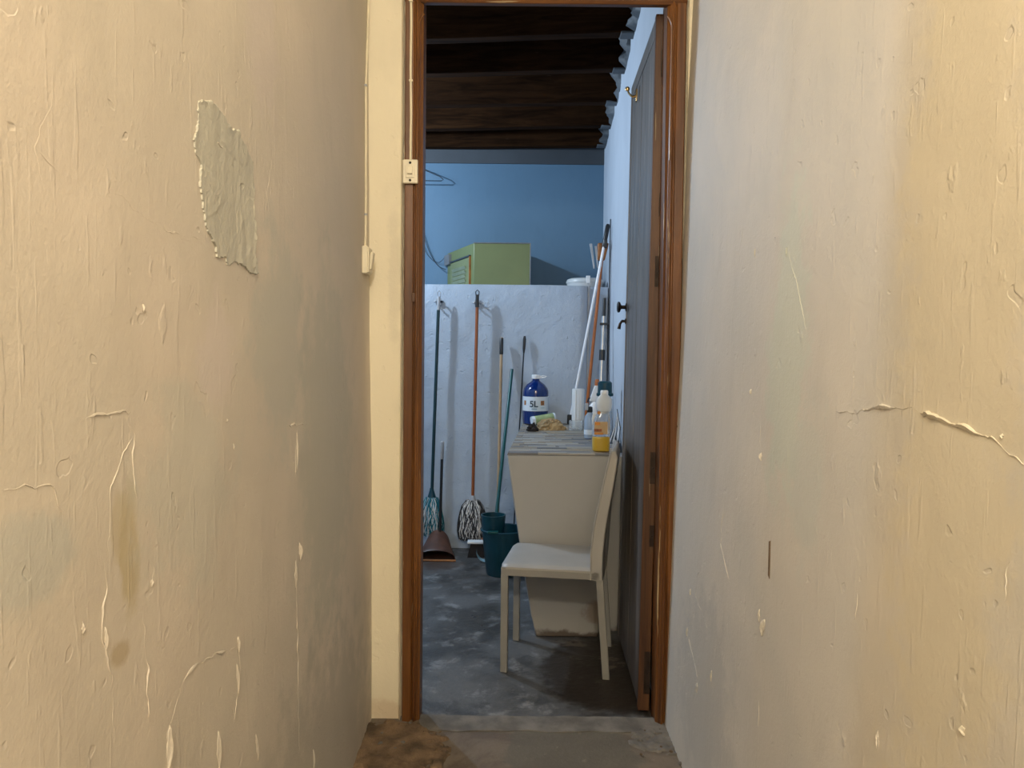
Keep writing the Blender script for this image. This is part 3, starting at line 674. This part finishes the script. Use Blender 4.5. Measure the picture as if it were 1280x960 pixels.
# stack of clear cups: kitchen film tube
x, y, _ = [(0.402, 4.617, 0.82)][0]
t = thing('plastic_roll', at(.395, 4.58), 'tall white roll of clear plastic bags standing on the counter', 'roll')
B().lathe([(.012, 0), (.036, .001), (.037, .01), (.037, .232), (.034, .236), (.012, .236)], n=24).build('film', 'milky', t, smooth=True)
for k in range(3):
    B().tube([(-.018+.016*k, -.0345+.002*abs(k-1), .012), (-.018+.016*k, -.0345+.002*abs(k-1), .228)], .004, 6).build('fold', 'whitepl', t, smooth=True)
# glass jar low behind
b = B().lathe([(.040, .002), (.041, .01), (.041, .055), (.040, .058), (.0365, .058), (.037, .012), (.001, .010)], n=24)
o = b.build('glass_dish', 'clear', smooth=True); o.location = at(.372, 4.43); tag(o, 'low clear glass jar in front of the bag roll', 'jar')
# small clear spray bottle with black pump
t = thing('pump_bottle', at(.410, 4.03), 'small clear bluish pump bottle with a black collar', 'bottle')
B().lathe([(.026, 0), (.029, .003), (.029, .10), (.026, .115), (.014, .130), (.012, .136)], n=20).build('body', 'clearblue', t, smooth=True)
B().lathe([(.0295, .02), (.0295, .045)], n=20, cap=False).build('band', 'label_white', t, smooth=True)
B().lathe([(.014, .136), (.015, .14), (.014, .162), (.008, .166)], n=14).build('pump_collar', 'blackpl', t, smooth=True)
B().box((-.018, -.008, .165), (.016, .014, .036)).build('tag_label', 'greypl', t, bevel=.002)
# white spray bottle with an orange nozzle
t = thing('spray_bottle', at(.475, 4.42), 'white trigger spray bottle with an orange nozzle', 'bottle')
B().lathe([(.033, 0), (.035, .004), (.035, .12), (.030, .145), (.016, .165), (.014, .172)], n=20).build('body', 'whitepl', t, smooth=True)
B().loft([(-.030, -.014, .172), (.018, -.014, .172), (.018, .014, .172), (-.030, .014, .172)], [(.0, -.011, .262), (.028, -.011, .262), (.028, .011, .262), (.0, .011, .262)]).build('spray_head', 'whitepl', t, bevel=.004)
B().lathe([(.014, .262), (.014, .285), (.010, .298)], n=12, c=(.014, 0, 0)).build('nozzle', 'orange', t, smooth=True)
B().tube([(-.012, 0, .195), (-.034, 0, .185), (-.040, 0, .165)], .005, 8).build('trigger', 'blackpl', t, smooth=True)
# green capped bottle
t = thing('detergent_bottle', at(.486, 4.02), 'tall dark detergent bottle with a teal green cap behind the yellow bottle', 'bottle')
B().lathe([(.036, 0), (.040, .004), (.040, .15), (.034, .19), (.024, .215), (.022, .225)], n=20, sy=.8).build('body', 'clearblue', t, smooth=True)
B().lathe([(.042, .222), (.044, .226), (.044, .236), (.038, .240), (.037, .292), (.028, .300)], n=20, sy=.9).build('cap', 'teal', t, smooth=True)
# clear bottle with yellow liquid
t = thing('soap_bottle', at(.405, 3.47), 'clear handled bottle with yellow liquid at the bottom, nearest on the counter', 'bottle')
sq = lambda w_, d_, z_, r_=.012: [(x*(w_/2)*(.80 if abs(x) == abs(y) else 1) if False else x*w_/2, y*d_/2, z_) for x, y in ((-1, -.6), (-.7, -1), (.7, -1), (1, -.6), (1, .6), (.7, 1), (-.7, 1), (-1, .6))]
def stack(levels, name, mat, bev=.0):
    b = B(); n = 8; vs = []
    for w_, d_, z_, xo in levels: vs += [(p[0]+xo, p[1], p[2]) for p in sq(w_, d_, z_)]
    m = len(levels); fs = [(k*n+i, k*n+(i+1) % n, (k+1)*n+(i+1) % n, (k+1)*n+i) for k in range(m-1) for i in range(n)]+[tuple(range(n-1, -1, -1)), tuple((m-1)*n+i for i in range(n))]
    o = b.add(vs, fs).build(name, mat, t, smooth=True); s_ = o.modifiers.new('s', 'SUBSURF'); s_.levels = 1; s_.render_levels = 2; return o
stack([(.076, .055, 0, 0), (.082, .060, .004, 0), (.082, .060, .066, 0), (.080, .058, .068, 0)], 'liquid', 'yellow')
stack([(.080, .058, .069, 0), (.083, .061, .071, 0), (.082, .060, .12, 0), (.076, .056, .150, .003), (.058, .046, .172, .008), (.050, .042, .19, .01)], 'body', 'clear')
B().lathe([(.020, .170), (.034, .19), (.038, .215), (.034, .238), (.018, .256), (.015, .262)], c=(.012, 0, 0), n=20, sy=.7).build('shoulder', 'milky', t, smooth=True)
B().lathe([(.018, .260), (.018, .272), (.015, .276)], c=(.012, 0, 0), n=16).build('cap', 'whitepl', t, smooth=True)
B().tube([(-.020, 0, .17), (-.032, 0, .166), (-.036, 0, .148), (-.034, 0, .12)], [.007, .008, .008, .007], 8).build('grip', 'milky', t, smooth=True)
B().box((-.004, -.031, .108), (.060, .002, .056)).build('front_label', 'creamlabel', t, bevel=.0008)
B().box((-.018, -.0325, .098), (.034, .001, .012)).build('printed_band', 'redink', t)
B().box((-.020, -.0325, .128), (.022, .001, .014)).build('printed_band', 'orangeink', t)
B().box((-.014, -.0325, .083), (.040, .001, .010)).build('printed_band', 'orangeink', t)
B().lathe([(.008, 0), (.008, .002)], n=10).build('printed_dot', 'orangeink', t, loc=(-.014, -.024, .176)).rotation_euler = (R(90), 0, 0)
# fan of thin curved wires by the wall
t = thing('wire_rack', at(.50, 3.80), 'fan of thin curved grey wires leaning against the side wall', 'rack')
for k in range(7):
    s_ = k/6
    pts_ = [(-.03+.010*k, -.02, .0+.0), (-.01+.008*k, 0, .03+.008*k), (.015+.003*k, .03, .075+.008*k), (.028+.0*k, .05, .13+.006*k)]
    B().tube(pts_, .0022, 6).build('wire', 'whitetube' if k % 2 else 'wire', t, smooth=True)
B().tube([(-.03, -.02, .0025), (.03, -.02, .0025)], .0025, 6).build('base_bar', 'wire', t)

# ------------------------------------------------------------------ poles leaning in the corner
def pole(name, label, cat, a, b_, r, mat, grip=None, group=None):
    a = Vector(a); b_ = Vector(b_); t = thing(name, tuple(a), label, cat, group=group)
    d = b_-a; B().tube([(0, 0, 0), d], r, 12).build('shaft', mat, t, smooth=True)
    if grip:
        f0, f1, gr, gm = grip
        B().tube([d*f0, d*(f0+.01), d*(f1-.01), d*f1], [gr*.8, gr, gr, gr*.7], 12).build('grip', gm, t, smooth=True)
    return t, d
w1 = [(0.362, 4.86, 0.858)][0]; w2 = [(0.587, 4.86, 2.077)][0]
t, d = pole('extension_pole', 'long white pole with a black grip leaning on the corner', 'pole', (w1[0], 4.80, CZ+.012), (.590, 4.84, w2[2]), .0085, 'whitetube', (.885, 1.0, .014, 'blackpl'))
B().box(tuple(d*.90+Vector((.008, -.012, 0))), (.02, .016, .05)).build('trigger', 'blackpl', t, bevel=.004)
B().box((0, 0, .022), (.030, .03, .060)).build('foot', 'blackpl', t, bevel=.006)
a1 = [(0.468, 4.88, 0.974)][0]; a2 = [(0.561, 4.88, 1.895)][0]
t = thing('upturned_broom', (a1[0], 4.88, CZ), 'orange broom standing head up behind the white pole', 'broom')
d = Vector((a2[0]-a1[0], 0, a2[2]-CZ)); B().tube([(0, 0, 0), d], .010, 12).build('shaft', 'orange', t, smooth=True)
B().loft([tuple(d+Vector((x, y, -.04))) for x, y in ((-.035, -.015), (.015, -.015), (.015, .015), (-.035, .015))], [tuple(d+Vector((x, y, .07))) for x, y in ((-.030, -.018), (.040, -.018), (.040, .018), (-.030, .018))]).build('broom_head', 'orangething', t, bevel=.008)
for k in range(3):
    q = d+Vector((-.052+.022*k, -.002, -.09+.005*k))
    B().loft([tuple(q+Vector((x, y, 0))) for x, y in ((-.003, -.01), (.005, -.01), (.005, .01), (-.003, .01))], [tuple(q+Vector((x-.022+.010*k, y, .155-.02*k))) for x, y in ((-.008, -.012), (.008, -.012), (.008, .012), (-.008, .012))]).build('grey_blade', 'greypl', t, bevel=.001)
b1 = [(0.518, 4.6, 0.991)][0]; b2 = [(0.552, 4.6, 1.602)][0]
t = thing('vacuum_tube', (b1[0], 4.55, CZ), 'telescopic steel vacuum tube with a black clip leaning on the right wall', 'tube')
d = Vector((b2[0]-b1[0], .10, b2[2]-CZ))
B().tube([(0, 0, 0), d*.55], .015, 14).build('lower_tube', 'steel', t, smooth=True)
B().tube([d*.53, d*.86], .0125, 14).build('upper_tube', 'steel', t, smooth=True)
B().tube([d*.52, d*.60], .018, 14).build('collar', 'blackpl', t, smooth=True)
B().tube([d*.84, d], [.012, .010], 12).build('tip', 'blackpl', t, smooth=True)
B().box(tuple(d*.80+Vector((.004, 0, 0))), (.052, .03, .014)).build('clip', 'blackpl', t, bevel=.003); B().box(tuple(d*.80+Vector((.026, 0, -.014))), (.010, .02, .03)).build('clip_tongue', 'blackpl', t, bevel=.002)
t = B().tube([(.486, 4.945+.045, PZ-.003), (.486, 4.99, CZ+.03)], .009, 12).build('drain_pipe', 'greypl', smooth=True); t.location = (.004, -.005, 0); tag(t, 'thin grey pipe running down the edge of the half wall', 'pipe')
t = B().tube([(frx(4.9)-.006, 4.9, 2.12), (frx(4.9)-.008, 4.9, 1.8), (frx(4.85)-.006, 4.87, 1.5), (frx(4.8)-.010, 4.82, 1.25), (frx(4.75)-.007, 4.75, CZ+.01)], .0035, 6).build('hanging_cord', 'darkcord', smooth=True); tag(t, 'thin black cord hanging down the right storeroom wall', 'cord')

# ------------------------------------------------------------------ mops, brooms and hooks on the half wall
def clip(x, z, label, group='wall clips'):
    t = thing('tool_clip', (x, 4.945, z), label, 'clip', group=group)
    B().box((0, -.004, 0), (.036, .010, .040)).build('clip_plate', 'greypl', t, bevel=.002)
    for s_ in (-1, 1):
        B().tube([(s_*.008, -.008, 0), (s_*.024, -.018, 0), (s_*.022, -.034, 0), (s_*.014, -.042, 0)], [.006, .006, .006, .005], 8).build('jaw', 'greypl' if s_ < 0 or x > -.4 else 'blackpl', t, smooth=True)
    return t
def strands(t, z0_, z1_, r0, r1, mats, n, seed, sx=1):
    rnd = random.Random(seed); b = B()
    for k in range(n):
        a = rnd.uniform(0, 2*math.pi); q = rnd.uniform(.25, 1)**.5; rt = r0*q; rb = r1*q
        zb = z1_+rnd.uniform(-.01, .03)*(1) + .02*(1-q); b.cur = rnd.randrange(len(mats)); w_ = rnd.uniform(-.12, .12)
        pts_ = []
        for j in range(7):
            f_ = j/6; rr = rt+(rb-rt)*math.sin(f_*math.pi/2)**.55
            if f_ > .8: rr *= 1-.10*(f_-.8)/.2
            aa = a+w_*f_+.13*math.sin(f_*11+k)
            pts_.append((rr*math.cos(aa)*sx, rr*math.sin(aa)*.55, z0_+(zb-z0_)*f_))
        b.tube(pts_, [.003, .0034, .0036, .0036, .0036, .0034, .003], 5)
    o = b.build('strings', mats, t, smooth=True); o['kind'] = 'stuff'; return o
# mop 1 : dark teal handle, teal and white strings
mx0, mx1 = [(-0.469, 4.91, 1.635), (-0.506, 4.91, 0.356)]
t = thing('string_mop', (mx1[0], 4.895, .10), 'teal and white string mop with a dark handle, leftmost on the wall', 'mop', group='string mops hung on the half wall')
dx = mx0[0]-mx1[0]
B().tube([(0, 0, .24), (dx*.93, .0, 1.44)], .0105, 12).build('handle', 'darkteal', t, smooth=True)
B().tube([(dx*.92, 0, 1.435), (dx*1.0, 0, 1.52)], [.0115, .010], 12).build('hand_grip', 'greypl', t, smooth=True)
B().tube([(dx-.008, 0, 1.52), (dx-.010, 0, 1.545), (dx, 0, 1.558), (dx+.010, 0, 1.545), (dx+.008, 0, 1.52)], .003, 8).build('hanging_loop', 'greypl', t, smooth=True)
B().lathe([(.032, .205), (.034, .215), (.026, .245), (.014, .285), (.012, .30)], n=20, sy=.8).build('socket', 'teal', t, smooth=True)
strands(t, .240, -.010, .038, .084, ['stringlb', 'stringt', 'stringw', 'stringt'], 230, 1, 1)
clip(mx0[0]-.005, 1.590, 'grey wall clip holding the teal and white mop')
# mop 2
nx0, nx1 = [(-0.225, 4.91, 1.638), (-0.244, 4.91, 0.322)]
t = thing('string_mop', (nx1[0], 4.895, .10), 'grey and white string mop with an orange-brown handle hung in the middle', 'mop', group='string mops hung on the half wall')
dx = nx0[0]-nx1[0]
B().tube([(0, 0, .22), (dx*.93, .0, 1.46)], .0105, 12).build('handle', 'brown_tube', t, smooth=True)
B().tube([(dx*.92, 0, 1.455), (dx*.98, 0, 1.535)], [.0125, .011], 12).build('hand_grip', 'blackpl', t, smooth=True)
B().tube([(dx-.009, 0, 1.53), (dx-.011, 0, 1.553), (dx, 0, 1.565), (dx+.011, 0, 1.553), (dx+.009, 0, 1.53)], .0032, 8).build('hanging_loop', 'blackpl', t, smooth=True)
B().lathe([(.022, .205), (.024, .22), (.016, .245), (.013, .255)], n=18, sy=.8).build('socket', 'greypl', t, smooth=True)
strands(t, .225, -.03, .040, .100, ['stringw', 'stringg', 'stringw', 'stringg', 'stringg'], 380, 2, 1)
clip(nx0[0]-.003, 1.585, 'grey wall clip holding the orange-brown mop')
# wooden broom behind the bucket
g0, g1 = [(-0.069, 4.9, 1.37), (-0.084, 4.9, 0.248)]
t = thing('push_broom', (g1[0], 4.80, 0), 'pale wooden broom stick with a black grip standing behind the bucket', 'broom')
B().tube([(0, .0, .10), (g0[0]-g1[0], .118, g0[2]-.005)], .010, 12).build('handle', 'broomwood', t, smooth=True)
dd = Vector((g0[0]-g1[0], .118, g0[2]-.105)); e = Vector((0, 0, .10))
B().tube([e+dd*.915, e+dd*.92, e+dd*.995, e+dd], [.011, .0125, .0125, .008], 12).build('grip', 'blackpl', t, smooth=True)
B().box((0, 0, .085), (.20, .05, .03)).build('broom_head', 'brown_tube', t, bevel=.004)
B().box((0, 0, .036), (.19, .045, .072)).build('bristles', 'bristle', t)
# thin black stick
s0, s1 = [(0.078, 4.92, 1.377), (0.054, 4.92, 0.814)]
t = thing('thin_rod', (s1[0], 4.86, 0), 'thin black rod with a small looped tip leaning left of the blue bottle', 'rod')
d = Vector((s0[0]-s1[0]+.0, .07, s0[2])); t.location = (s1[0]-.04, 4.86, 0); d.x += .04
B().tube([(0, 0, 0), d*.5, d*.93], .0042, 8).build('shaft', 'blackpl', t, smooth=True)
B().tube([d*.92, d*.94, d*.985, d], [.005, .009, .010, .006], 10).build('tip', 'blackpl', t, smooth=True)
# dustpan
t = thing('dustpan', (-.455, 4.62, .002), 'brown long-handled dustpan under the teal and white mop', 'dustpan')
b = B(); Wd = .125
b.prism([(-Wd, 0, 0), (Wd, 0, 0), (.085, .20, 0), (-.085, .20, 0)], (0, 0, .005)).build('pan_base', 'dustpan', t, bevel=.001)
def sh(u, v):   # sloping hood from the back, over the sides
    a = math.pi*u; x = math.cos(a); y = .03+.17*v; wv = Wd-.04*v-.006
    return (x*wv*(1-.35*math.sin(a)*0), y+.0, .006+math.sin(a)**.8*(.055+.085*v))
sheet('hood', sh, 24, 8, 'dustpan', (0, -.003, -.003), t)
B().prism([(.078, .197, .004), (-.078, .197, .004), (-.06, .197, .10), (0, .197, .135), (.06, .197, .10)], (0, .005, 0)).build('back_plate', 'dustpan', t)
B().tube([(-Wd, .0, .004), (Wd, .0, .004)], .006, 8).build('lip', 'orangething', t, smooth=True)
B().tube([(.01, .19, .11), (.018, .215, .60)], .009, 10).build('handle', 'blackpl', t, smooth=True)
B().tube([(.018, .215, .59), (.018, .216, .595), (.019, .22, .70), (.019, .22, .705)], [.009, .0125, .0125, .008], 12).build('grip', 'greypl', t, smooth=True)
# hand brush and light blue scoop behind the bucket
t = thing('scrub_brush', (-.190, 4.74, .001), 'dark brush with a white top on the floor behind the teal bucket', 'brush')
B().box((.0, 0, .092), (.15, .06, .014)).build('brush_block', 'whitepl', t, bevel=.003)
B().loft([(-.075, -.03, 0), (.075, -.03, 0), (.075, .03, 0), (-.075, .03, 0)], [(-.055, -.026, .085), (.07, -.026, .085), (.07, .026, .085), (-.055, .026, .085)]).build('bristles', 'bristle', t)
def sc(u, v): a = math.pi*(1.0+.5*u); return (.06+.06*math.cos(a), -.0+.05*v, .068+.065*math.sin(a))
o = sheet('scoop', sc, 10, 3, 'lightblue', (0, 0, .003)); o.location = (-.205, 4.60, 0); tag(o, 'pale blue curved scoop lying between the brush and the bucket', 'scoop')

# ------------------------------------------------------------------ bucket with wringer and its mop handle
t = thing('mop_bucket', (-.040, 4.38, .001), 'dark teal plastic mop bucket with wringer beside the chair', 'bucket')
pf = [(.001, 0), (.094, 0), (.098, .004), (.124, .248), (.133, .250), (.134, .258), (.129, .262), (.121, .259), (.094, .010), (.001, .008)]
B().lathe(pf, n=36, cap=False).build('pail', 'teal', t, smooth=True)
B().lathe([(.004, .16), (.045, .17), (.062, .25), (.070, .335), (.072, .345), (.064, .345), (.058, .26), (.042, .18), (.004, .172)], c=(-.058, -.03, 0), n=24, cap=False).build('wringer_cone', 'teal', t, smooth=True)
B().box((-.058, -.115, .262), (.06, .03, .014)).build('wringer_clip', 'tealtube', t, bevel=.003)
B().tube([(-.128, 0, .25), (-.105, .08, .235), (0, .136, .22), (.105, .08, .235), (.128, 0, .25)], .004, 8).build('bail', 'teal', t, smooth=True)
h0, h1 = [(-0.001, 4.9, 1.162)][0], [(-0.083, 4.36, 0.313)][0]
t = thing('bucket_mop', (-.095, 4.36, .20), 'teal mop handle standing in the bucket and leaning on the half wall', 'mop')
B().tube([(0, 0, 0), (h0[0]+.095, 4.925-4.36, h0[2]-.20)], .0105, 12).build('handle', 'tealtube', t, smooth=True)
strands(t, .04, -.02, .02, .032, ['stringw', 'stringg'], 40, 5)

# ------------------------------------------------------------------ on the half wall ledge
t = thing('green_box', (-.264, 5.14, PZ), 'lime green metal box with a louvred side on the half wall', 'box')
Hb = .290
fx = .377; LV = (-.22, .545)
foot = [(0, 0), (fx, 0), (fx, .545), LV]
B().prism([(x, y, 0) for x, y in foot], (0, 0, Hb)).build('casing', 'green', t, bevel=.006)
ld = Vector((LV[0], LV[1], 0)).normalized(); ln = Vector((-ld.y, ld.x, 0)); LL = math.hypot(*LV)
if ln.x > 0: ln = -ln
rot = Matrix(((ld.x, -ln.x, 0), (ld.y, -ln.y, 0), (0, 0, 1)))
def onside(s0, s1, z0_, z1_, th, name, mat, out=0, par=None, tilt=0):
    c = ld*((s0+s1)/2)+ln*(out+th/2)+Vector((0, 0, (z0_+z1_)/2))
    m = rot @ (Matrix.Rotation(tilt, 3, 'X') if tilt else Matrix.Identity(3))
    return B().box(tuple(c), (s1-s0, th, z1_-z0_), m).build(name, mat, par or t)
pn = onside(.06, LL-.10, .0, .205, .006, 'louvre_panel', 'green2', .0)
onside(.052, .062, .0, .212, .012, 'panel_edge', 'orangething'); onside(.052, LL-.02, .206, .216, .014, 'panel_edge', 'wire')
for k in range(5): onside(.14, LL-.16, .012+.030*k, .034+.030*k, .004, 'louvre_slat', 'slat', .010, pn, R(28))
onside(LL-.10, LL+.015, .20, .272, .02, 'corner_bracket', 'greyedge', .0)
B().tube([(0, 0, Hb), (fx, 0, Hb)], .004, 6).build('top_edge', 'greyedge', t); B().tube([(fx, 0, .0), (fx, 0, Hb)], .004, 6).build('side_edge', 'greyedge', t)
cw = []
for i in range(40):
    a = i*.55; cw.append((-.045+.028*math.cos(a)+.0012*i, .32+.03*math.sin(a), Hb+.005+.0009*i))
o = B().tube(cw, .0025, 6).build('coiled_wire', 'darkcord', smooth=True); o.location = (-.264, 5.14, PZ); tag(o, 'small coil of dark wire on top of the green box', 'wire')
# cords hanging on the blue wall
for k, (pp, lab) in enumerate([([(-0.684, 5.66, 2.205), (-0.63, 5.66, 2.031), (-0.589, 5.66, 1.95), (-0.548, 5.66, 1.898), (-0.489, 5.66, 1.869)], 'dark cord sagging across the blue wall into the green box'), ([(-0.678, 5.66, 2.089), (-0.642, 5.66, 1.996), (-0.589, 5.66, 1.938), (-0.542, 5.66, 1.927), (-0.501, 5.66, 1.951)], 'thinner looped cord beside the sagging one on the blue wall')]):
    pp = [(-.9, 5.70, 2.3-.1*k)]+[(x, 5.69, z) for x, y, z in pp[:-1]]+[(pp[-1][0]+.0, 5.60, pp[-1][2])]
    # smooth
    q = []
    for i in range(len(pp)-1):
        for j in range(5): q.append(lerp(pp[i], pp[i+1], j/5))
    q.append(pp[-1])
    for _ in range(3): q = [q[0]]+[tuple((q[i-1][c]+2*q[i][c]+q[i+1][c])/4 for c in range(3)) for i in range(1, len(q)-1)]+[q[-1]]
    tag(B().tube(q, .0028 if k == 0 else .002, 6).build('electric_cord', 'wire', smooth=True), lab, 'cord')
# wire hanger on a nail
hp = (-.735, 5.60, 2.66)
t = thing('wire_hanger', hp, 'wire clothes hanger hanging in front of the blue wall', 'hanger')
B().tube([(0, .015, .028), (.012, .0, .035), (.020, 0, .022), (.012, 0, .008), (0, 0, -.005), (0, 0, -.045), (.08, 0, -.075), (.20, 0, -.125), (.225, 0, -.145), (.21, 0, -.155), (-.21, 0, -.155), (-.225, 0, -.145), (-.20, 0, -.125), (-.08, 0, -.075), (0, 0, -.045)], .0035, 8).build('hanger_wire', 'wire', t, smooth=True)
o = B().tube([(0, .11, .030), (0, 0, .033)], .003, 8).build('wall_nail', 'iron'); o.location = hp; tag(o, 'long nail in the blue wall carrying the hanger', 'nail')
# shallow round tub
x0t, x1t = [(0.364, 5.2, 1.731), (0.628, 5.2, 1.734)]
t = thing('food_tub', ((x0t[0]+x1t[0])/2-.012, 5.21, PZ), 'round translucent white plastic tub on the half wall corner', 'tub')
B().lathe([(.105, 0), (.118, .004), (.122, .035)], n=28).build('tub_body', 'milky', t, smooth=True)
B().lathe([(.126, .034), (.127, .040), (.120, .058), (.10, .066), (.02, .067)], n=28).build('lid', 'milky', t, smooth=True)
B().box((.01, -.122, .050), (.028, .010, .050)).build('lid_clasp', 'whitepl', t, bevel=.003)
